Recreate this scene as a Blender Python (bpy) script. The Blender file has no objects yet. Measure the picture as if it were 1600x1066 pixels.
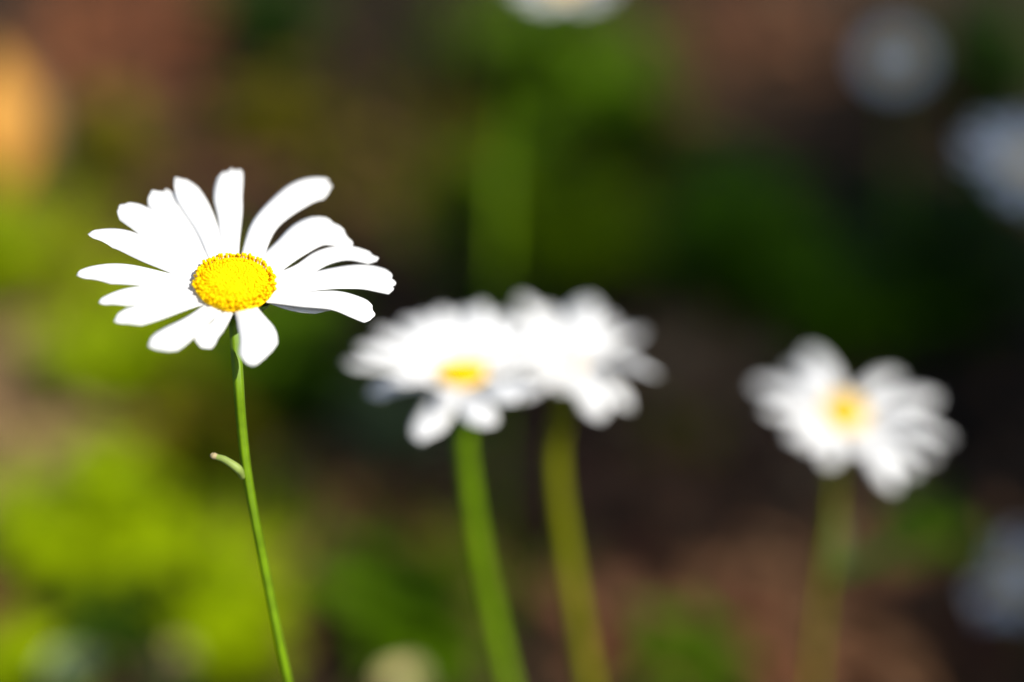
import bpy, math, random
from mathutils import Vector, Matrix

random.seed(11)
S = bpy.context.scene
COL = S.collection
R = math.radians

# ------------------------------------------------------------------ camera
TH = R(28.0)                 # pitch below the horizon
HC = 0.487                   # lens height above the soil
FOC = 0.249                  # focus distance
cam_d = bpy.data.cameras.new("camera")
cam = bpy.data.objects.new("camera", cam_d)
COL.objects.link(cam)
cam.location = (0, 0, HC)
cam.rotation_euler = (R(90) - TH, 0, 0)
cam_d.lens = 50
cam_d.sensor_width = 36
cam_d.clip_start = 0.01
cam_d.clip_end = 500
cam_d.dof.use_dof = True
cam_d.dof.focus_distance = FOC
cam_d.dof.aperture_fstop = 2.75
S.camera = cam

# ------------------------------------------------------------------ light
SUN_EL, SUN_AZ = R(43), R(52)          # azimuth: from behind the camera towards the right
SUN = Vector((math.cos(SUN_EL) * math.sin(SUN_AZ), -math.cos(SUN_EL) * math.cos(SUN_AZ), math.sin(SUN_EL)))
W = bpy.data.worlds.new("World")
S.world = W
W.use_nodes = True
nt = W.node_tree
sky = nt.nodes.new("ShaderNodeTexSky")
sky.sky_type = 'NISHITA'
sky.sun_disc = False
sky.sun_elevation = SUN_EL
sky.sun_rotation = math.atan2(SUN.x, SUN.y)
nt.nodes["Background"].inputs[1].default_value = 0.085
nt.links.new(sky.outputs[0], nt.nodes["Background"].inputs[0])
sl = bpy.data.lights.new("sun", 'SUN')
sl.energy = 4.2
sl.angle = R(0.5)
sl.color = (1.0, 0.95, 0.86)
so = bpy.data.objects.new("sun", sl)
COL.objects.link(so)
so.rotation_euler = SUN.to_track_quat('Z', 'Y').to_euler()
so.location = SUN * 5

S.view_settings.view_transform = 'Standard'
S.view_settings.look = 'None'
S.view_settings.exposure = 0.88
S.view_settings.gamma = 1.0
S.render.engine = 'CYCLES'
S.cycles.use_denoising = True
S.cycles.max_bounces = 6
S.cycles.transparent_max_bounces = 4

# ------------------------------------------------------------------ picture -> place
CF = Vector((0, math.cos(TH), -math.sin(TH)))
CU = Vector((0, math.sin(TH), math.cos(TH)))
CR = Vector((1, 0, 0))
CP = Vector((0, 0, HC))
KX = 36.0 / 50.0 / 1600.0


def ray(px, py):
    return CF + CR * ((px - 800) * KX) + CU * ((533 - py) * KX)


def at(px, py, D):
    return CP + ray(px, py) * D


def ground_D(px, py):
    return -HC / ray(px, py).z


def ground_at(px, py):
    return at(px, py, ground_D(px, py))


def mm_px(D):                # metres that one pixel spans at depth D
    return KX * D


# ------------------------------------------------------------------ mesh helpers
class MB:
    def __init__(self):
        self.v, self.f, self.m = [], [], []

    def grid(self, rows, mat=0, closed=False):
        b = len(self.v)
        n = len(rows[0])
        for r in rows:
            self.v.extend(r)
        for i in range(len(rows) - 1):
            for j in range(n if closed else n - 1):
                k = (j + 1) % n
                self.f.append((b + i * n + j, b + i * n + k, b + (i + 1) * n + k, b + (i + 1) * n + j))
                self.m.append(mat)
        return b

    def fan(self, idx, c, mat=0, flip=False):
        self.v.append(c)
        k = len(self.v) - 1
        for a, b in zip(idx, idx[1:] + idx[:1]):
            self.f.append((b, a, k) if flip else (a, b, k))
            self.m.append(mat)

    def build(self, name, mats, parent=None, smooth=True):
        me = bpy.data.meshes.new(name)
        me.from_pydata([tuple(p) for p in self.v], [], self.f)
        if not isinstance(mats, (list, tuple)):
            mats = [mats]
        for m in mats:
            me.materials.append(m)
        me.polygons.foreach_set("material_index", self.m)
        me.polygons.foreach_set("use_smooth", [smooth] * len(self.f))
        me.update()
        o = bpy.data.objects.new(name, me)
        COL.objects.link(o)
        if parent:
            o.parent = parent
            o.matrix_parent_inverse = Matrix.Translation(-parent.location)
        return o


def catmull(pts, n):
    """n+1 points on a smooth curve through pts"""
    P = [pts[0] * 2 - pts[1]] + list(pts) + [pts[-1] * 2 - pts[-2]]
    out = []
    segs = len(pts) - 1
    for i in range(n + 1):
        t = i / n * segs
        k = min(int(t), segs - 1)
        u = t - k
        a, b, c, d = P[k], P[k + 1], P[k + 2], P[k + 3]
        out.append(0.5 * ((2 * b) + (c - a) * u + (2 * a - 5 * b + 4 * c - d) * u * u + (3 * b - a - 3 * c + d) * u ** 3))
    return out


def lerp_list(vals, t):
    x = t * (len(vals) - 1)
    k = min(int(x), len(vals) - 2)
    return vals[k] + (vals[k + 1] - vals[k]) * (x - k)


def tube(mb, pts, radii, n=48, sides=12, mat=0, ridge=0.0, nridge=6, cap=True):
    C = catmull(pts, n)
    ref = Vector((0.3, -0.9, 0.2))
    rows = []
    for i, p in enumerate(C):
        t = (C[min(i + 1, n)] - C[max(i - 1, 0)]).normalized()
        a = t.cross(ref)
        if a.length < 1e-6:
            a = t.cross(Vector((1, 0, 0)))
        a.normalize()
        b = t.cross(a).normalized()
        r = lerp_list(radii, i / n)
        row = []
        for j in range(sides):
            w = 2 * math.pi * j / sides
            rr = r * (1 + ridge * math.cos(nridge * w))
            row.append(p + a * (rr * math.cos(w)) + b * (rr * math.sin(w)))
        rows.append(row)
    base = mb.grid(rows, mat, closed=True)
    if cap:
        mb.fan(list(range(base, base + sides)), C[0], mat, True)
        e = base + n * sides
        mb.fan(list(range(e, e + sides)), C[-1], mat)


def leaf_blade(mb, base, d, up, L, Wd, curl=0.3, fold=0.25, mat=0, nu=6, shape=(0.12, 0.75, 1.0, 0.95, 0.7, 0.35, 0.02), wave=0.0):
    """thin curved leaf: two wings folded along a midrib"""
    d = d.normalized()
    side = d.cross(up)
    if side.length < 1e-4:
        side = d.cross(Vector((1, 0.3, 0)))
    side.normalize()
    nrm = side.cross(d).normalized()
    rows = []
    ph = random.uniform(0, 6)
    for i in range(nu + 1):
        t = i / nu
        c = base + d * (L * (t - 0.18 * abs(curl) * t * t)) - nrm * (L * curl * t * t)
        w = Wd * 0.5 * lerp_list(shape, t)
        tw = wave * math.sin(ph + 5 * t)
        rows.append([c - side * w + nrm * (w * (fold + tw)), c, c + side * w + nrm * (w * (fold - tw))])
    mb.grid(rows, mat)


# ------------------------------------------------------------------ materials
def mat_base(name):
    m = bpy.data.materials.new(name)
    m.use_nodes = True
    n = m.node_tree
    return m, n, n.nodes["Principled BSDF"], n.nodes["Material Output"]


def noise_ramp(n, scale, stops, detail=4.0, coord='Object', dist=0.0):
    tc = n.nodes.new("ShaderNodeTexCoord")
    nz = n.nodes.new("ShaderNodeTexNoise")
    nz.inputs["Scale"].default_value = scale
    nz.inputs["Detail"].default_value = detail
    nz.inputs["Distortion"].default_value = dist
    n.links.new(tc.outputs[coord], nz.inputs["Vector"])
    rp = n.nodes.new("ShaderNodeValToRGB")
    e = rp.color_ramp.elements
    while len(e) < len(stops):
        e.new(0.5)
    for k, (p, c) in enumerate(stops):
        e[k].position = p
        e[k].color = (*c, 1)
    n.links.new(nz.outputs["Fac"], rp.inputs["Fac"])
    return rp, nz


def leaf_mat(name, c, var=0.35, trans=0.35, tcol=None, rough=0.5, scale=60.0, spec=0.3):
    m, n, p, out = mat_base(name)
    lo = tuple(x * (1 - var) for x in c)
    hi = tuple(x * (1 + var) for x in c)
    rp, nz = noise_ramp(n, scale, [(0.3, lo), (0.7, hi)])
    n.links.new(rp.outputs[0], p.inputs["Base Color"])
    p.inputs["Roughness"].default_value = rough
    p.inputs["Specular IOR Level"].default_value = spec
    if trans > 0:
        tr = n.nodes.new("ShaderNodeBsdfTranslucent")
        tr.inputs[0].default_value = (*(tcol or tuple(min(1, x * 1.3) for x in c)), 1)
        mx = n.nodes.new("ShaderNodeMixShader")
        mx.inputs[0].default_value = trans
        n.links.new(p.outputs[0], mx.inputs[1])
        n.links.new(tr.outputs[0], mx.inputs[2])
        n.links.new(mx.outputs[0], out.inputs[0])
    return m


M = {}
M['petal'] = leaf_mat("white_petal", (0.74, 0.74, 0.735), 0.03, 0.28, (0.72, 0.72, 0.71), 0.6, 400, 0.15)
M['disc'] = leaf_mat("yellow_floret", (0.92, 0.63, 0.001), 0.10, 0.25, (0.95, 0.65, 0.0), 0.7, 900, 0.05)
M['disc_bed'] = leaf_mat("disc_bed", (0.85, 0.52, 0.002), 0.15, 0.0, None, 0.7, 900, 0.1)
M['stem'] = leaf_mat("daisy_stem", (0.12, 0.215, 0.001), 0.25, 0.15, (0.14, 0.25, 0.0), 0.5, 220, 0.25)
M['stem_olive'] = leaf_mat("daisy_stem_olive", (0.155, 0.165, 0.001), 0.2, 0.15, (0.16, 0.18, 0.0), 0.6, 120, 0.1)
M['sepal'] = leaf_mat("sepal_green", (0.05, 0.10, 0.012), 0.3, 0.1, None, 0.55, 500)
M['bract'] = leaf_mat("bract_pale_green", (0.26, 0.34, 0.08), 0.25, 0.3, (0.25, 0.3, 0.06), 0.5, 300)
M['bract_tip'] = leaf_mat("bract_withered_tip", (0.34, 0.27, 0.14), 0.2, 0.1, None, 0.6, 300)
M['bud_cream'] = leaf_mat("bud_cream", (0.55, 0.46, 0.2), 0.15, 0.1, None, 0.6, 300)
M['lime'] = leaf_mat("lime_leaf", (0.25, 0.335, 0.0005), 0.35, 0.42, (0.40, 0.52, 0.0), 0.7, 30, 0.06)
M['green'] = leaf_mat("green_leaf", (0.065, 0.13, 0.001), 0.3, 0.4, (0.10, 0.2, 0.0), 0.7, 30, 0.06)
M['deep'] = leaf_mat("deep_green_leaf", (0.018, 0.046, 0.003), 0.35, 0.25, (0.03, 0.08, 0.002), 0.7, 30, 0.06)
M['olive'] = leaf_mat("olive_leaf", (0.13, 0.115, 0.002), 0.3, 0.35, (0.2, 0.17, 0.0), 0.7, 30, 0.06)
M['tree_leaf'] = leaf_mat("tree_leaf", (0.03, 0.06, 0.01), 0.3, 0.15, (0.03, 0.06, 0.0), 0.5, 12)
M['mid'] = leaf_mat("mid_green_leaf", (0.095, 0.20, 0.0005), 0.3, 0.4, (0.15, 0.3, 0.0), 0.7, 30, 0.06)
M['vivid'] = leaf_mat("vivid_green_leaf", (0.20, 0.42, 0.001), 0.3, 0.4, (0.25, 0.5, 0.0), 0.7, 30, 0.06)
M['sage'] = leaf_mat("sage_leaf", (0.10, 0.125, 0.05), 0.3, 0.25, (0.12, 0.15, 0.05), 0.8, 30, 0.05)
M['tan'] = leaf_mat("tan_litter", (0.24, 0.155, 0.075), 0.35, 0.1, None, 0.75, 40, 0.1)
M['rust'] = leaf_mat("rust_litter", (0.12, 0.045, 0.022), 0.4, 0.1, None, 0.75, 40, 0.1)
M['brown'] = leaf_mat("brown_litter", (0.105, 0.052, 0.025), 0.4, 0.1, None, 0.75, 40, 0.1)
M['russet'] = leaf_mat("russet_litter", (0.21, 0.075, 0.03), 0.35, 0.1, None, 0.75, 40, 0.1)
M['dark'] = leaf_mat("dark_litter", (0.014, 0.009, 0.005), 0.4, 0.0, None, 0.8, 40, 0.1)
M['bud_pale'] = leaf_mat("bud_pale", (0.42, 0.46, 0.24), 0.15, 0.1, None, 0.6, 300)
M['orange'] = leaf_mat("orange_dry_leaf", (0.52, 0.24, 0.03), 0.2, 0.3, (0.55, 0.27, 0.03), 0.6, 25, 0.2)
M['bark'] = leaf_mat("bark", (0.10, 0.07, 0.045), 0.4, 0.0, None, 0.85, 25, 0.1)

m, n, p, out = mat_base("soil")
rp, nz = noise_ramp(n, 6.0, [(0.28, (0.007, 0.005, 0.003)), (0.45, (0.018, 0.012, 0.006)), (0.6, (0.034, 0.019, 0.010)), (0.75, (0.055, 0.033, 0.018))], 9.0, 'Object', 0.4)
n.links.new(rp.outputs[0], p.inputs["Base Color"])
p.inputs["Roughness"].default_value = 0.95
p.inputs["Specular IOR Level"].default_value = 0.1
nb = n.nodes.new("ShaderNodeTexNoise")
nb.inputs["Scale"].default_value = 120
nb.inputs["Detail"].default_value = 8
n.links.new(n.nodes["Texture Coordinate"].outputs["Object"], nb.inputs["Vector"])
bp = n.nodes.new("ShaderNodeBump")
bp.inputs["Distance"].default_value = 0.01
bp.inputs["Strength"].default_value = 0.8
n.links.new(nb.outputs["Fac"], bp.inputs["Height"])
n.links.new(bp.outputs[0], p.inputs["Normal"])
M['soil'] = m


# ------------------------------------------------------------------ bookkeeping
def tag(o, label=None, cat=None, group=None, kind=None):
    if label:
        o["label"] = label
    if cat:
        o["category"] = cat
    if group:
        o["group"] = group
    if kind:
        o["kind"] = kind
    return o


def empty(name, loc, label, cat, group=None):
    o = bpy.data.objects.new(name, None)
    COL.objects.link(o)
    o.location = loc
    o.empty_display_size = 0.02
    return tag(o, label, cat, group)


# ------------------------------------------------------------------ soil
def soil_z(x, y):
    near = 1.0 if abs(x) < 1.6 and -0.6 < y < 2.6 else 0.0
    return near * (0.006 * math.sin(9 * x + 2.1 * y) + 0.005 * math.sin(13 * y - 5 * x))


mb = MB()
xs = [-60, -20, -8, -3] + [-1.6 + i * 0.04 for i in range(81)] + [3, 8, 20, 60]
ys = [-60, -20, -6, -2] + [-0.6 + i * 0.04 for i in range(81)] + [4, 8, 20, 60]
rows = []
for y in ys:
    row = []
    for x in xs:
        z = soil_z(x, y) + random.uniform(-0.003, 0.003)
        row.append(Vector((x, y, z)))
    rows.append(row)
mb.grid(rows)
tag(mb.build("ground", M['soil']), "dark brown garden soil under the daisies", "ground", kind="structure")


# ------------------------------------------------------------------ daisies
def petal_mesh(line, plane_n, width, tip=(0.14, 2.4, 0.0), camber=0.12, notch=0.03, base_w=0.62, seed=0, nu=26, nv=12, twist=0.0):
    """one ray floret: centre line (points), real width, two shallow grooves, toothed tip, real thickness"""
    rnd = random.Random(seed)
    C = catmull(line, 60)
    L = sum((C[i + 1] - C[i]).length for i in range(60))

    def cen(t):
        x = max(0.0, min(1.0, t)) * 60
        k = min(int(x), 59)
        return C[k].lerp(C[k + 1], x - k), (C[k + 1] - C[k]).normalized()
    n1, n2, n3 = rnd.uniform(-.45, -.25), rnd.uniform(0.2, 0.45), rnd.uniform(0.4, 1.0)
    wob = rnd.uniform(-1, 1)
    top, bot = [], []
    th = 0.00016
    for i in range(nu + 1):
        r1, r2 = [], []
        for j in range(nv + 1):
            v = -1 + 2 * j / nv
            lim = 1 - tip[0] * abs(v - tip[2]) ** tip[1] / (1 + abs(tip[2])) ** tip[1]
            lim -= notch * (math.exp(-((v - n1) / .13) ** 2) + n3 * math.exp(-((v - n2) / .13) ** 2))
            u = i / nu
            u = 1 - (1 - u) ** 1.25
            t = u * lim
            c, tg = cen(t)
            sd = tg.cross(plane_n).normalized()
            nn = sd.cross(tg).normalized()
            a = twist * t
            sd2 = sd * math.cos(a) + nn * math.sin(a)
            nn2 = nn * math.cos(a) - sd * math.sin(a)
            s = min(1.0, t / 0.62)
            w = width * 0.5 * (base_w + (1 - base_w) * s * s * (3 - 2 * s))
            if t > 0.7:
                w *= 1 - 0.22 * ((t - 0.7) / 0.3) ** 2
            w *= 1 + 0.03 * math.sin(9 * t + 3 * wob) * (1 if v > 0 else -1)
            h = -camber * w * v * v + 0.00012 * math.cos(v * 3 * math.pi) * min(1, t * 4)
            h += 0.0004 * wob * v * math.sin(5 * t)
            p = c + sd2 * (w * v) + nn2 * h
            edge = 1 - 0.75 * max(abs(v) ** 6, u ** 14)
            r1.append(p + nn2 * th * edge)
            r2.append(p - nn2 * th * edge)
        top.append(r1)
        bot.append(r2)
    mb = MB()
    a = mb.grid(top)
    b = mb.grid([list(reversed(r)) for r in bot])
    N = nv + 1

    def A(i, j):
        return a + i * N + j

    def B(i, j):
        return b + i * N + (nv - j)
    for i in range(nu):
        mb.f.append((A(i, 0), A(i + 1, 0), B(i + 1, 0), B(i, 0)))
        mb.f.append((A(i, nv), B(i, nv), B(i + 1, nv), A(i + 1, nv)))
        mb.m += [0, 0]
    for j in range(nv):
        mb.f.append((A(nu, j), A(nu, j + 1), B(nu, j + 1), B(nu, j)))
        mb.m.append(0)
    return mb, L


def frame_of(n):
    a = n.cross(Vector((0, 1, 0)))
    if a.length < .1:
        a = n.cross(Vector((1, 0, 0)))
    a.normalize()
    return a, n.cross(a).normalized()


def disc_mesh(c, n, r, h, count, seed=1, fringe=True):
    rnd = random.Random(seed)
    a, b = frame_of(n)
    mb = MB()
    # bed: a low dome with a slight dimple
    rows = []

    def dome(q):
        return h * (1 - q ** 2.6) - 0.22 * h * math.exp(-(q / 0.35) ** 2)
    for i in range(13):
        q = 0.001 + i / 12 * 0.98
        rows.append([c + (a * math.cos(w) + b * math.sin(w)) * (r * q) + n * dome(q) for w in [2 * math.pi * k / 36 for k in range(36)]])
    rows.append([c + (a * math.cos(w) + b * math.sin(w)) * (r * 0.9) - n * (0.3 * h) for w in [2 * math.pi * k / 36 for k in range(36)]])
    mb.grid(rows, 1, closed=True)
    ga = math.pi * (3 - math.sqrt(5))
    for k in range(count):
        q = math.sqrt((k + 0.5) / count) + rnd.uniform(-.4, .4) / math.sqrt(count) * .6
        q = max(0.0, min(q, 1.0))
        w = k * ga + rnd.uniform(-.35, .35) / math.sqrt(k + 4)
        e = a * math.cos(w) + b * math.sin(w)
        q2 = min(q + 0.02, 1)
        slope = (dome(q2) - dome(max(q - .02, 0))) / ((q2 - max(q - .02, 0)) * r)
        ax = (n - e * slope * 0.35).normalized()
        ax = (ax + Vector((rnd.uniform(-1, 1), rnd.uniform(-1, 1), rnd.uniform(-1, 1))) * 0.09).normalized()
        p = c + e * (r * q * 0.95) + n * (dome(q) - 0.0001)
        size = r * math.sqrt(math.pi / count) * rnd.uniform(0.54, 0.68)
        if fringe and q > 0.86:
            ln = size * rnd.uniform(3.6, 6.0)
            prof = [(0.0, 0.5), (0.55, 0.5), (0.8, 0.85), (0.93, 0.95), (1.0, 0.4)]
        elif q > 0.6:
            ln = size * rnd.uniform(1.9, 2.6)
            prof = [(0.0, 0.75), (0.5, 0.8), (0.75, 1.0), (0.92, 0.75), (1.0, 0.25)]
        else:
            ln = size * rnd.uniform(1.2, 1.7)
            prof = [(0.0, 0.9), (0.45, 1.0), (0.75, 0.85), (0.93, 0.5), (1.0, 0.15)]
        fa, fb = frame_of(ax)
        rw = []
        rot = rnd.uniform(0, 1)
        for (t, rr) in prof:
            rw.append([p + ax * (ln * t) + (fa * math.cos(x) + fb * math.sin(x)) * (size * rr) for x in [rot + 2 * math.pi * m_ / 7 for m_ in range(7)]])
        s = mb.grid(rw, 0, closed=True)
        e0 = s + 7 * (len(prof) - 1)
        mb.fan(list(range(e0, e0 + 7)), p + ax * (ln * 0.98), 0)
    return mb


def calyx_mesh(c, n, r, depth):
    a, b = frame_of(n)
    mb = MB()
    prof = [(1.0, -0.0008), (0.96, -0.0016), (0.85, -0.4 * depth), (0.72, -0.75 * depth), (0.35, -depth), (0.12, -1.15 * depth)]
    rows = []
    for (q, z) in prof:
        rows.append([c + (a * math.cos(w) + b * math.sin(w)) * (r * q) + n * z for w in [2 * math.pi * k / 32 for k in range(32)]])
    mb.grid(rows, 0, closed=True)
    # overlapping scales
    for ring, (q, z, L) in enumerate([(0.35, -0.95 * depth, 0.004), (0.62, -0.72 * depth, 0.0035)]):
        for k in range(16):
            w = 2 * math.pi * (k + 0.5 * ring) / 16
            e = a * math.cos(w) + b * math.sin(w)
            leaf_blade(mb, c + e * (r * q) + n * z, e * 0.75 + n * 0.6, e, L * 0.8, 0.0022, curl=0.05, fold=-0.2)
    return mb


def plane_hit(px, py, c, n, z):
    d = ray(px, py)
    q = c + n * z
    t = (q - CP).dot(n) / d.dot(n)
    return CP + d * t


def sphere_hit(px, py, c, n, L):
    d = ray(px, py).normalized()
    oc = CP - c
    bb = oc.dot(d)
    cc = oc.dot(oc) - L * L
    disc = bb * bb - cc
    if disc <= 0:
        return CP + d * (-bb)
    s = math.sqrt(disc)
    cand = [CP + d * (-bb - s), CP + d * (-bb + s)]
    return min(cand, key=lambda p: abs((p - c).dot(n)))


def head_normal(c, alpha, roll):
    v = (CP - c).normalized()                  # towards the camera
    up = (CU - v * CU.dot(v)).normalized()
    right = up.cross(v)
    upr = up * math.cos(roll) + right * math.sin(roll)
    return (v * math.sin(alpha) + upr * math.cos(alpha)).normalized()


def daisy(label, cpx, cpy, D, alpha, roll, r_disc, stem_px, petals=None, tips=None, plen=0.025, pwid=0.006, group="oxeye daisies",
          stem_r=0.0011, stem_mat='stem', count=330, dome=0.0022, arch=0.002, seed=3):
    c = at(cpx, cpy, D)
    n = head_normal(c, alpha, roll)
    neck = c - n * 0.0055
    pts = [c - n * 0.003, neck - n * 0.004]
    for (px, py, d) in stem_px:
        pts.append(at(px, py, d))
    step = pts[-1] - pts[-2]
    while pts[-1].z > 0.02:
        step = step.lerp(Vector((step.x * 0.6, step.y * 0.3, -step.length)), 0.35)
        q = pts[-1] + step
        pts.append(Vector((q.x, q.y, max(q.z, -0.004))))
    foot = pts[-1]
    root = empty("oxeye_daisy", (foot.x, foot.y, 0.0), label, "daisy", group)
    mb = MB()
    tube(mb, pts, [stem_r * 1.25, stem_r * 0.95, stem_r, stem_r * 1.05, stem_r * 1.1, stem_r * 1.2, stem_r * 1.3], n=110, sides=24, ridge=0.06, nridge=6)
    st = mb.build("stem", M[stem_mat], root)
    disc_mesh(c, n, r_disc, dome, count, seed).build("disc", [M['disc'], M['disc_bed']], root)
    calyx_mesh(c, n, r_disc * 1.02, 0.0045).build("calyx", M['sepal'], root)
    k = 0
    if petals:
        for (line, zs, width, opt) in petals:
            P = [plane_hit(px, py, c, n, z * 0.001 - 0.0004) for (px, py), z in zip(line, zs)]
            pm, L = petal_mesh(P, n, width * 0.001, seed=seed * 100 + k, **opt)
            pm.build("petal", M['petal'], root)
            k += 1
    if tips:
        rnd = random.Random(seed)
        for tp in tips:
            px, py = tp[0], tp[1]
            L = plen * (tp[2] if len(tp) > 2 else 1.0)
            wd = pwid * (tp[3] if len(tp) > 3 else 1.0)
            T = sphere_hit(px, py, c, n, L)
            e = (T - c) - n * (T - c).dot(n)
            e.normalize()
            layer = n * (-0.0006 - 0.0004 * (k % 2))
            b0 = c + e * (r_disc * 0.75) + layer
            b1 = c + e * (r_disc * 1.05) + layer
            mid = b1.lerp(T, 0.5) + n * (arch * rnd.uniform(0.7, 1.3))
            pm, L2 = petal_mesh([b0, b1.lerp(mid, 0.25) + n * 0.0003, mid, T], n, wd, seed=seed * 100 + k,
                                tip=(0.16, 2.2, rnd.uniform(-.2, .2)), camber=0.15, nu=16, nv=8)
            pm.build("petal", M['petal'], root)
            k += 1
    return root, c, n, pts


def crop(pts, s=0.33769, x0=100, y0=240):
    return [(x0 + a * s, y0 + b * s) for a, b in pts]


D0 = 0.247
main = [
    # upper petals
    (crop([(768, 500), (765, 300), (760, 185), (772, 72)]), [0, 1, 2, 2.5], 5.2, dict(tip=(0.10, 2.6, 0.35), camber=0.10)),
    (crop([(860, 500), (925, 330), (1040, 215), (1130, 160), (1240, 150)]), [0, 1, 2, 2.4, 2.2], 6.6, dict(tip=(0.12, 2.4, -0.2), camber=0.12, notch=0.05)),
    (crop([(925, 530), (1050, 430), (1150, 358), (1245, 342), (1352, 375)]), [0, 1, 1.8, 2.0, 1.2], 8.7, dict(tip=(0.42, 1.4, 0.8), camber=0.08, notch=0.03)),
    (crop([(950, 585), (1090, 535), (1200, 472), (1320, 452), (1458, 486)]), [-0.3, 0.3, 1, 1.2, 0.5], 4.2, dict(tip=(0.16, 2.0, 0.2), camber=0.2)),
    (crop([(955, 625), (1120, 592), (1290, 565), (1410, 562), (1538, 602)]), [0, .4, .6, .4, -.4], 6.6, dict(tip=(0.13, 2.2, 0.3), camber=0.12)),
    (crop([(945, 655), (1100, 668), (1250, 672), (1350, 700), (1440, 748)]), [0, .4, .3, -.4, -1.6], 5.6, dict(tip=(0.16, 2.2, 0.2), camber=0.12)),
    (crop([(930, 670), (1050, 700), (1150, 712), (1250, 716)]), [-1, -1.4, -1.8, -2.2], 3.4, dict(tip=(0.3, 1.8, 0.0), camber=-0.1, base_w=0.6)),
    # lower petals
    (crop([(828, 690), (872, 770), (900, 860), (882, 985)]), [0, .8, .3, -1.0], 6.3, dict(tip=(0.30, 1.9, 0.2), notch=0.012, camber=0.12, base_w=0.62)),
    (crop([(775, 690), (710, 790), (660, 840), (628, 895)]), [-.5, 0, -.4, -1.2], 3.8, dict(tip=(0.2, 2.0, -.2), notch=0.012, camber=0.15)),
    (crop([(710, 690), (590, 785), (490, 850), (392, 897)]), [0, .6, .4, -.6], 5.6, dict(tip=(0.30, 1.9, 0.1), notch=0.012, camber=0.12)),
    (crop([(650, 665), (490, 705), (350, 738), (232, 780)]), [0, .5, .4, -.4], 5.0, dict(tip=(0.30, 1.9, 0.1), notch=0.012, camber=0.12)),
    (crop([(625, 640), (460, 640), (300, 655), (158, 696)]), [0, .5, .4, -.6], 4.7, dict(tip=(0.30, 1.9, 0.2), notch=0.012, camber=0.14)),
    (crop([(625, 612), (420, 570), (240, 545), (55, 570)]), [0, .7, .8, 0], 5.4, dict(tip=(0.30, 1.9, 0.25), notch=0.012, camber=0.14)),
    # upper left petals
    (crop([(635, 580), (430, 468), (270, 390), (105, 376)]), [0, 1, 1.4, .8], 5.6, dict(tip=(0.30, 1.9, 0.2), notch=0.012, camber=0.14)),
    (crop([(655, 540), (490, 400), (375, 305), (258, 240)]), [0, 1, 1.8, 2], 6.1, dict(tip=(0.13, 2.4, 0.0), notch=0.012, camber=0.10)),
    (crop([(685, 515), (570, 360), (490, 275), (408, 172)]), [-.4, .6, 1.4, 2], 5.0, dict(tip=(0.14, 2.2, 0.0), notch=0.012, camber=0.12)),
    (crop([(690, 505), (600, 340), (530, 250), (470, 165)]), [-.8, .1, .8, 1.2], 4.1, dict(tip=(0.2, 2.0, 0.0), notch=0.012, camber=0.12)),
    (crop([(718, 500), (655, 330), (590, 205), (512, 112)]), [0, 1, 2, 2.4], 5.2, dict(tip=(0.30, 1.9, 0.1), notch=0.012, camber=0.12)),
]
r0, c0, n0, stem0 = daisy("sharp white daisy with domed yellow disc on a single stem, the large flower in focus",
                          367, 446, D0, R(41), 0.0, 0.00695,
                          [(372, 590, 0.251), (377, 660, 0.253), (386, 740, 0.255), (400, 820, 0.257), (416, 900, 0.260), (436, 1000, 0.263), (458, 1100, 0.267)],
                          petals=main, count=620, dome=0.0027, stem_r=0.00082, seed=5)
# small withered bract leaving the stem
mb = MB()
b0 = at(379, 746, 0.2545)
tube(mb, [b0, at(372, 733, 0.2525), at(352, 719, 0.252), at(338, 714, 0.252)], [0.0005, 0.0008, 0.00065, 0.00055], n=24, sides=10)
br = mb.build("bract", M['bract'], r0)
mb = MB()
tube(mb, [at(339, 714.3, 0.252), at(333, 712, 0.252), at(330, 709, 0.252)], [0.00055, 0.00065, 0.0003], n=10, sides=10)
tip_o = mb.build("withered_tip", M['bract_tip'])
tip_o.parent = br

daisy("blurred white daisy in the middle with a bright yellow disc and two drooping front petals",
      722, 588, 0.336, R(24), R(-4), 0.0056,
      [(728, 720, 0.345), (752, 880, 0.36), (796, 1080, 0.38)],
      tips=[(538, 566), (574, 616), (600, 600), (654, 690, 1.1, 1.25), (692, 640, .8, .7), (757, 668, 1.05, 1.3), (808, 628, .95), (838, 614),
            (588, 515), (558, 540), (634, 498), (660, 492), (690, 482), (722, 484), (752, 474), (785, 488), (815, 500), (845, 520), (868, 545), (862, 580)],
      plen=0.0248, pwid=0.0063, stem_r=0.0021, seed=7, count=220)
daisy("blurred white daisy behind the middle one, its yellow disc hidden by petals",
      884, 577, 0.368, R(4), R(4), 0.0042,
      [(868, 720, 0.38), (888, 880, 0.39), (922, 1080, 0.41)],
      tips=[(815, 464), (850, 482), (885, 486), (921, 468, 1.1, 1.2), (950, 494), (1006, 518, 1.15), (970, 510), (1028, 588, 1.2, 1.0), (985, 560), (986, 640, 1.1, 1.0), (940, 656, 1.1, 1.2),
            (905, 618, .8), (875, 612, .75), (840, 612, .9), (812, 624), (790, 600), (775, 570), (765, 540), (785, 500)],
      plen=0.0255, pwid=0.0068, stem_r=0.0023, stem_mat='stem_olive', dome=0.001, arch=0.004, seed=9, count=220)
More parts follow.
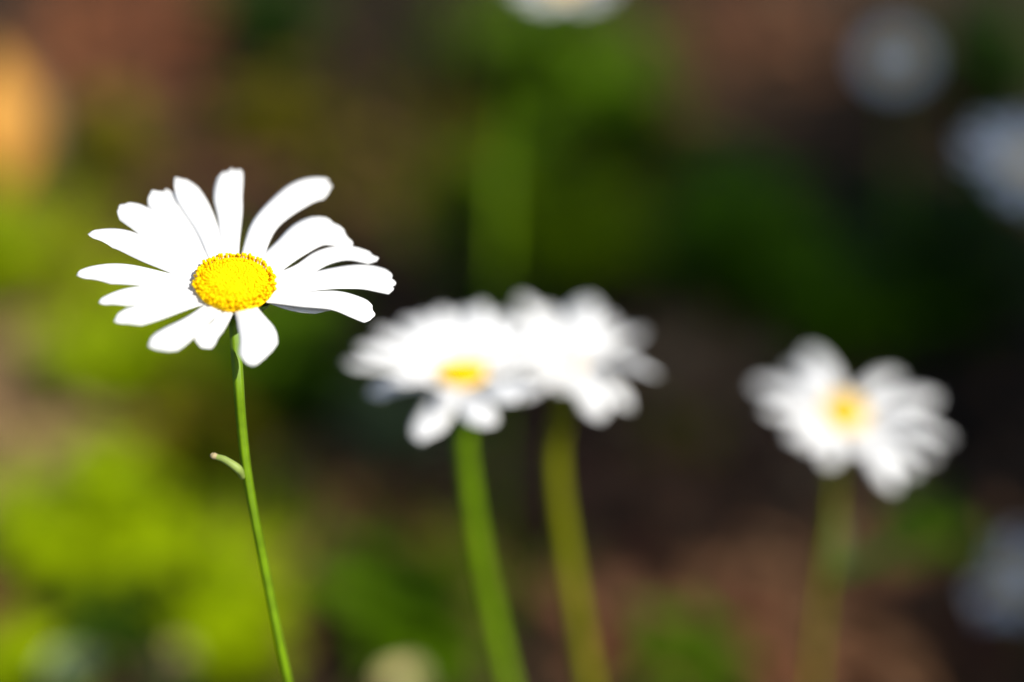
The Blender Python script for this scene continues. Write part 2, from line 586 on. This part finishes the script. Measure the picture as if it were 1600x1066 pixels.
r3, c3, n3, st3 = daisy("blurred white daisy standing apart with its upper petals parted and orange-yellow disc",
      1318, 648, 0.405, R(42), R(22), 0.0060,
      [(1302, 790, 0.415), (1285, 920, 0.43), (1268, 1080, 0.45)],
      tips=[(1262, 548, 1.05, 1.5), (1230, 575, .95), (1176, 598, 1.05, 1.2), (1195, 640), (1232, 684, .9, 1.1), (1290, 726, .85, 1.2), (1333, 708, .7), (1400, 766, 1.1, 1.25),
            (1432, 742, 1.05), (1462, 715, 1.1), (1486, 686, 1.15), (1464, 622, 1.05, 1.1), (1400, 586, 1.0, 1.1), (1258, 700, .85)],
      plen=0.0262, pwid=0.0050, stem_r=0.0014, stem_mat='stem_olive', seed=13, count=220)
mb = MB()
b = at(1285, 900, 0.428)
leaf_blade(mb, b, at(1318, 815, 0.42) - b, Vector((0, -1, .3)), 0.021, 0.008, curl=0.2)
mb.build("leaf", M['sage'], r3)
mb = MB()
b = at(1290, 905, 0.432)
leaf_blade(mb, b, at(1480, 815, 0.45) - b, Vector((0, -.5, 1)), 0.05, 0.006, curl=0.15)
mb.build("leaf", M['deep'], r3)
daisy("shaded bluish-white daisy cut off by the edge of the photo",
      1606, 258, 0.58, R(36), R(10), 0.0065,
      [(1660, 380, 0.595), (1690, 520, 0.62), (1710, 800, 0.65)],
      tips=[(1500, 218, 1, 1.2), (1525, 190), (1560, 186), (1600, 182), (1640, 190), (1680, 210), (1710, 250), (1500, 248), (1545, 288, .9), (1570, 312, .95), (1600, 325), (1650, 330), (1700, 300)],
      plen=0.0275, pwid=0.0062, stem_r=0.0012, seed=17, count=180)
daisy("tall white daisy with only its lower petals in frame, above a broad green stem",
      882, -30, 0.60, R(30), R(0), 0.0062,
      [(850, 50, 0.62), (802, 120, 0.66), (786, 220, 0.69), (781, 340, 0.70), (778, 460, 0.715)],
      tips=[(800, -22), (822, -4), (850, 4, .95), (885, -8, .7), (915, 4), (945, -6), (962, -24), (960, -50), (930, -68), (880, -74), (830, -66), (800, -44)],
      plen=0.029, pwid=0.0072, stem_r=0.0022, stem_mat='stem', seed=19, count=180)
daisy("faint round greyish white daisy blurred against the dark, far from the others",
      1398, 92, 0.86, R(70), R(0), 0.007,
      [(1400, 190, 0.90), (1405, 300, 0.95)],
      tips=[(1398 + 52 * math.cos(a), 92 + 46 * math.sin(a)) for a in [2 * math.pi * k / 13 for k in range(13)]],
      plen=0.020, pwid=0.007, stem_r=0.0012, seed=23, count=120)
daisy("blurred grey-white daisy low in the shade beyond the parted one",
      1590, 912, 0.70, R(50), R(0), 0.006,
      [(1600, 985, 0.72), (1606, 1040, 0.73)],
      tips=[(1520, 930, 1, 1.2), (1532, 960), (1540, 895), (1560, 850), (1590, 835), (1625, 850), (1650, 880), (1655, 915), (1640, 950), (1600, 965), (1565, 960)],
      plen=0.029, pwid=0.006, stem_r=0.0012, seed=29, count=120)


# ------------------------------------------------------------------ daisy buds low down
def bud(label, px, py, D, r, cream):
    c = at(px, py, D)
    root = empty("daisy_bud", (c.x, c.y, 0), label, "flower bud", "daisy buds near the soil")
    mb = MB()
    tube(mb, [Vector((c.x + 0.008, c.y + 0.006, -0.004)), Vector((c.x + 0.006, c.y, c.z * 0.5)), c], [0.0012, 0.001, 0.0012], n=20, sides=10)
    mb.build("stem", M['stem'], root)
    mb = MB()
    rows = []
    for i in range(11):
        t = i / 10
        q = math.sin(math.pi * (0.08 + 0.62 * t)) * r
        rows.append([c + Vector((q * math.cos(w), q * math.sin(w), (t - 0.3) * r * 1.3)) for w in [2 * math.pi * k / 24 for k in range(24)]])
    mb.grid(rows, closed=True)
    mb.build("calyx", M['sepal'], root)
    mb = MB()
    for k in range(26):
        a = k * 2.4
        q = r * 0.8 * math.sqrt(k / 26)
        e = Vector((math.cos(a), math.sin(a), 0))
        leaf_blade(mb, c + e * q * 0.8 + Vector((0, 0, 0.4 * r)), e * 0.5 + Vector((0, 0, 1)), e * -1, r * 0.9, r * 0.55, curl=0.35, fold=0.2)
    mb.build("closed_petals", cream, root)


bud("small cream daisy bud at the bottom beside the green leaf", 632, 1085, 0.52, 0.0075, M['bud_cream'])
bud("pale greenish-white daisy bud at the bottom among lime leaves", 112, 1062, 0.50, 0.0082, M['bud_pale'])
bud("dull pinkish-tan daisy bud at the bottom, right of the pale green bud", 270, 1055, 0.56, 0.0085, M['tan'])


# ------------------------------------------------------------------ leafy plants
def plant(name, label, cat, px, py, wpx, hpx, mat, nleaf=90, L=0.035, Wd=0.014, stems=9, flat=0.5, seed=0, group="leafy plants behind the daisies", sh=None, place=None):
    """px,py: where its middle shows; it stands on the soil below that"""
    random.seed(seed * 7 + 3)
    g = ground_at(px, py + hpx * 0.5)
    D = ground_D(px, py + hpx * 0.5)
    w = wpx * mm_px(D) * 0.5
    h = hpx * mm_px(D) / math.cos(TH)
    if place:
        g, w, h = place
    root = empty(name, (g.x, g.y, 0), label, cat, group)
    mbs, mbl = MB(), MB()
    per = max(2, nleaf // stems)
    for s in range(stems):
        a = 2 * math.pi * (s + random.random() * 0.6) / stems
        q = math.sqrt((s + 0.5) / stems)
        out_ = Vector((math.cos(a), math.sin(a) * 0.8, 0)) * (w * q)
        tipz = h * random.uniform(0.65, 1.0) * (1.05 - 0.45 * q * q)
        b = g + out_ * 0.15 + Vector((0, 0, -0.004))
        m1 = g + out_ * 0.55 + Vector((0, 0, tipz * 0.55))
        t = g + out_ * 0.95 + Vector((0, 0, tipz))
        tube(mbs, [b, m1, t], [0.0013, 0.001, 0.0005], n=10, sides=6)
        C = catmull([b, m1, t], per)
        for k in range(1, per + 1):
            p = C[k]
            th_ = random.uniform(0, 2 * math.pi)
            d = Vector((math.cos(th_), math.sin(th_), random.uniform(0.0, 0.9) * (1 - flat) + 0.15))
            l_ = L * random.uniform(0.6, 1.15)
            kw = dict(shape=sh) if sh else {}
            leaf_blade(mbl, p, d, Vector((0, 0, 1)), l_, Wd * random.uniform(0.7, 1.15), curl=random.uniform(0.05, 0.45), fold=random.uniform(0.1, 0.35), wave=0.12, **kw)
    mbs.build("stem", M['stem'], root)
    mbl.build("foliage", mat, root)
    return root


P = [
    ("bright lime plant low on the left beside the sharp daisy's stem", 175, 815, 330, 210, 'lime', 170, 0.034, 0.015),
    ("lime plant in the bottom left behind the sharp daisy's stem", 375, 960, 170, 200, 'lime', 110, 0.030, 0.013),
    ("lime tuft in the bottom left corner under the pale bud", 40, 1050, 150, 90, 'lime', 70, 0.025, 0.011),
    ("fresh green plant just below the sharp daisy's left petals", 215, 560, 260, 140, 'lime', 130, 0.04, 0.016),
    ("green plant between the sharp daisy's stem and the middle daisy", 470, 560, 260, 170, 'green', 130, 0.04, 0.017),
    ("olive plant behind the sharp daisy's small withered bract", 320, 690, 150, 170, 'olive', 80, 0.034, 0.014),
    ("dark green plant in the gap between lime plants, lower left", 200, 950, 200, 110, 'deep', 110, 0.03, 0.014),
    ("yellow-green plant at the left edge beside the tan litter", 15, 400, 150, 180, 'lime', 50, 0.05, 0.02),
    ("small olive-green sprig left of the sharp daisy's top petals", 190, 220, 100, 110, 'olive', 50, 0.05, 0.02),
    ("yellowish olive clump behind the sharp daisy's top petals", 440, 180, 140, 130, 'olive', 70, 0.05, 0.02),
    ("tall green plant at the top beneath the tall daisy", 870, 80, 330, 210, 'green', 170, 0.055, 0.024),
    ("dark green plant right of the broad stem near the top", 965, 190, 200, 160, 'green', 120, 0.05, 0.024),
    ("yellow-green plant above the middle daisies", 900, 355, 320, 170, 'lime', 150, 0.05, 0.018),
    ("vivid green plant behind the lower half of the broad blurred stem", 800, 290, 200, 190, 'green', 90, 0.05, 0.022),
    ("mid green plant above and left of the parted daisy", 1150, 370, 230, 220, 'mid', 150, 0.05, 0.022),
    ("dim green plant right above the parted daisy", 1310, 480, 210, 130, 'mid', 110, 0.045, 0.02),
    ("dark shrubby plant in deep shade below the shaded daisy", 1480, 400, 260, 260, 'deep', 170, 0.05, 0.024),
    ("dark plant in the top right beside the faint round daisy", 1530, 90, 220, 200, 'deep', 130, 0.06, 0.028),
    ("small green plant right of the parted daisy's stem", 1455, 845, 130, 90, 'green', 60, 0.03, 0.014),
    ("green plant low in the middle left of the two blurred stems", 650, 960, 160, 170, 'green', 60, 0.045, 0.02),
    ("low green plant at the bottom right of the two blurred stems", 1075, 1020, 150, 110, 'green', 60, 0.03, 0.012),
    ("grey-green plant behind the stems of the middle daisies", 620, 670, 170, 130, 'sage', 110, 0.03, 0.014),
    ("dim olive plant right of the middle daisies' stems", 1060, 690, 170, 100, 'olive', 36, 0.03, 0.012),
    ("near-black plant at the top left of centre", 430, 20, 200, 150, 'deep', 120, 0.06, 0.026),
]
for i, (lb, px, py, w, h, mt, nl, L, Wd) in enumerate(P):
    plant("leafy_plant", lb, "plant", px, py, w, h, M[mt], nl, L, Wd, stems=max(5, nl // 10), seed=i + 1)

# the orange dry leaf at the left edge
def dry_leaf(label, px, py, D, L, Wd, d, up, mat):
    c = at(px, py, D)
    mb = MB()
    o = empty("dry_leaf", c, label, "leaf", None)
    leaf_blade(mb, c, d, up, L, Wd, curl=0.25, fold=0.25, nu=12, wave=0.2, shape=(0.05, 0.5, 0.85, 1.0, 0.95, 0.7, 0.4, 0.02))
    mb.build("blade", mat, o)
    mb = MB()
    tube(mb, [c, c - d.normalized() * L * 0.25 + Vector((0.004, 0, -.01)), Vector((c.x + .01, c.y + .01, -.003))], [0.001, 0.0012, 0.0012], n=10, sides=8)
    mb.build("stalk", M['bark'], o)


dry_leaf("larger upright orange dry leaf standing at the left edge", 14, 300, 1.15, 0.12, 0.05, Vector((-0.02, 0.25, 1)), Vector((0.35, -1, 0.3)), M['orange'])
dry_leaf("smaller tan dry leaf leaning behind the orange one", 62, 250, 1.3, 0.11, 0.05, Vector((-0.35, 0.1, 1)), Vector((0.25, -1, 0.3)), M['tan'])


# ------------------------------------------------------------------ litter and grass (nobody could count them)
def in_patch(px, py, rx, ry):
    a = random.uniform(0, 2 * math.pi)
    q = math.sqrt(random.random())
    g = ground_at(px + rx * q * math.cos(a), py + ry * q * math.sin(a))
    return Vector((g.x, g.y, soil_z(g.x, g.y)))


random.seed(77)
mb = MB()
LM = ['tan', 'rust', 'brown', 'dark', 'russet']
patches = [
    (200, 60, 150, 120, 'rust', 150), (200, 60, 150, 120, 'russet', 260), (110, 110, 130, 90, 'brown', 90), (70, 620, 150, 100, 'tan', 650), (110, 670, 140, 50, 'rust', 60), (180, 690, 120, 60, 'tan', 60),
    (330, 240, 170, 70, 'brown', 110), (600, 820, 110, 90, 'rust', 110), (540, 790, 90, 80, 'brown', 90), (490, 900, 60, 140, 'tan', 25), (490, 900, 60, 140, 'brown', 50),
    (1000, 900, 170, 160, 'rust', 160), (1000, 800, 250, 200, 'brown', 260), (1200, 820, 240, 140, 'brown', 330), (1200, 820, 240, 140, 'tan', 90), (1100, 560, 160, 70, 'tan', 60), (1350, 1000, 260, 90, 'brown', 250), (1350, 1000, 260, 90, 'rust', 80),
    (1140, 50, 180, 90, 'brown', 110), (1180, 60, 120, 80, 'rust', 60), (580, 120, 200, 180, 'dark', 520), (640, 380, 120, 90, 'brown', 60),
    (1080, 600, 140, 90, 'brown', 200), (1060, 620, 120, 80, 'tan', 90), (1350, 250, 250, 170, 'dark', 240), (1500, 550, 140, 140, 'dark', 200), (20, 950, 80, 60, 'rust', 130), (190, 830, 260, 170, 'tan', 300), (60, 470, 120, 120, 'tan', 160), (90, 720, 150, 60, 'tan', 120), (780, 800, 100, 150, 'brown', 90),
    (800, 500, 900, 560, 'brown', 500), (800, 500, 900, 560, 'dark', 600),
]
for (px, py, rx, ry, mt, cnt) in patches:
    for k in range(cnt):
        g = in_patch(px, py, rx, ry)
        if g.y > 4:
            continue
        a = random.uniform(0, 6.28)
        L = random.uniform(0.015, 0.045)
        leaf_blade(mb, g + Vector((0, 0, random.uniform(0.004, 0.014))), Vector((math.cos(a), math.sin(a), random.uniform(-.1, .35))),
                   Vector((random.uniform(-.5, .5), random.uniform(-.5, .5), 1)), L, L * random.uniform(.35, .6), curl=random.uniform(-.3, .5), fold=random.uniform(-.2, .4),
                   mat=LM.index(mt), wave=0.25)
tag(mb.build("leaf_litter", [M[k] for k in LM]), "scattered brown, rust and tan dead leaves lying on the soil", "leaf litter", kind="stuff")

mb = MB()
GM = ['lime', 'green', 'olive', 'deep']
gp = [
    (190, 880, 220, 90, 'lime', 200), (370, 940, 120, 120, 'lime', 150), (270, 560, 200, 90, 'lime', 260), (90, 450, 180, 90, 'olive', 260), (50, 420, 110, 110, 'lime', 220), (800, 420, 160, 120, 'green', 150), (860, 100, 200, 130, 'green', 260), (860, 250, 220, 200, 'olive', 260), (620, 300, 160, 120, 'olive', 120),
    (680, 990, 150, 80, 'green', 90), (1150, 420, 160, 120, 'green', 120), (1350, 450, 200, 120, 'deep', 150), (950, 200, 140, 140, 'deep', 140), (700, 1000, 100, 60, 'olive', 20),
]
for (px, py, rx, ry, mt, cnt) in gp:
    for k in range(cnt):
        g = in_patch(px, py, rx, ry)
        if g.y > 4:
            continue
        a = random.uniform(0, 6.28)
        leaf_blade(mb, g, Vector((math.cos(a) * .4, math.sin(a) * .4, 1)), Vector((math.cos(a), math.sin(a), 0)) * -1, random.uniform(.03, .085), random.uniform(.0018, .0035),
                   curl=random.uniform(.1, .6), fold=.3, mat=GM.index(mt), nu=5, shape=(0.8, 1, 1, .8, .5, .05))
tag(mb.build("grass", [M[k] for k in GM]), "loose blades of grass growing between the plants", "grass", kind="stuff")


# ------------------------------------------------------------------ unseen small tree, crown placed and shaped to shade the right-hand side
def tree(label, foot, cc, rad, nleaf, seed=5):
    random.seed(seed)
    root = empty("shade_tree", foot, label, "tree")
    mb = MB()
    top = Vector((cc.x, cc.y, cc.z + rad.z * 0.5))
    tube(mb, [foot + Vector((0, 0, -.05)), foot.lerp(cc, .5) + Vector((.05, .02, 0)), cc, top], [0.05, 0.04, 0.025, 0.008], n=40, sides=14)
    tips = []
    for k in range(40):
        a = k * 2.4
        zz = random.uniform(-.7, .8)
        q = math.sqrt(1 - zz * zz) * random.uniform(.6, .95)
        e = cc + EW * (rad.x * q * math.cos(a)) + EV * (rad.y * q * math.sin(a)) + Vector((0, 0, rad.z * zz))
        s = foot.lerp(cc, random.uniform(.6, 1.0))
        tube(mb, [s, s.lerp(e, .5) + Vector((0, 0, .04)), e], [.014, .008, .003], n=12, sides=8)
        tips.append((s, e))
    mb.build("trunk", M['bark'], root)
    mb = MB()
    for k in range(nleaf):
        s, e = random.choice(tips)
        p = s.lerp(e, random.uniform(.3, 1.05)) + Vector((random.gauss(0, 1), random.gauss(0, 1), random.gauss(0, 1))) * 0.035
        a = random.uniform(0, 6.28)
        leaf_blade(mb, p, Vector((math.cos(a), math.sin(a), random.uniform(-.6, .3))), Vector((0, 0, 1)), random.uniform(.05, .085), random.uniform(.028, .045), curl=.25, nu=4, shape=(.1, .9, 1, .6, .03))
    mb.build("crown", M['tree_leaf'], root)


tw, tq = 0.88, 0.365          # where its shade falls: across and along the sun's path
EW = Vector((math.cos(SUN_AZ), math.sin(SUN_AZ), 0))
EV = Vector((-math.sin(SUN_AZ), math.cos(SUN_AZ), 0))
cc = EW * tw + EV * (tq / math.sin(SUN_EL)) + SUN * 1.6
tree("small leafy tree unseen beyond the right edge, its crown shaped to shade the soil there", Vector((cc.x + .15, cc.y - .05, 0)), cc, Vector((.41, .135, .11)), 4300)
plant("leafy_plant", "added upright leafy plant, unseen beyond the lower right corner, shading the low grey-white daisy", "plant", 0, 0, 0, 0, M['green'], 170, 0.06, 0.03, stems=14, seed=91, place=(Vector((0.40, 0.44, 0)), 0.06, 0.25))  # unseen plant, added to cast shade on the low grey-white daisy
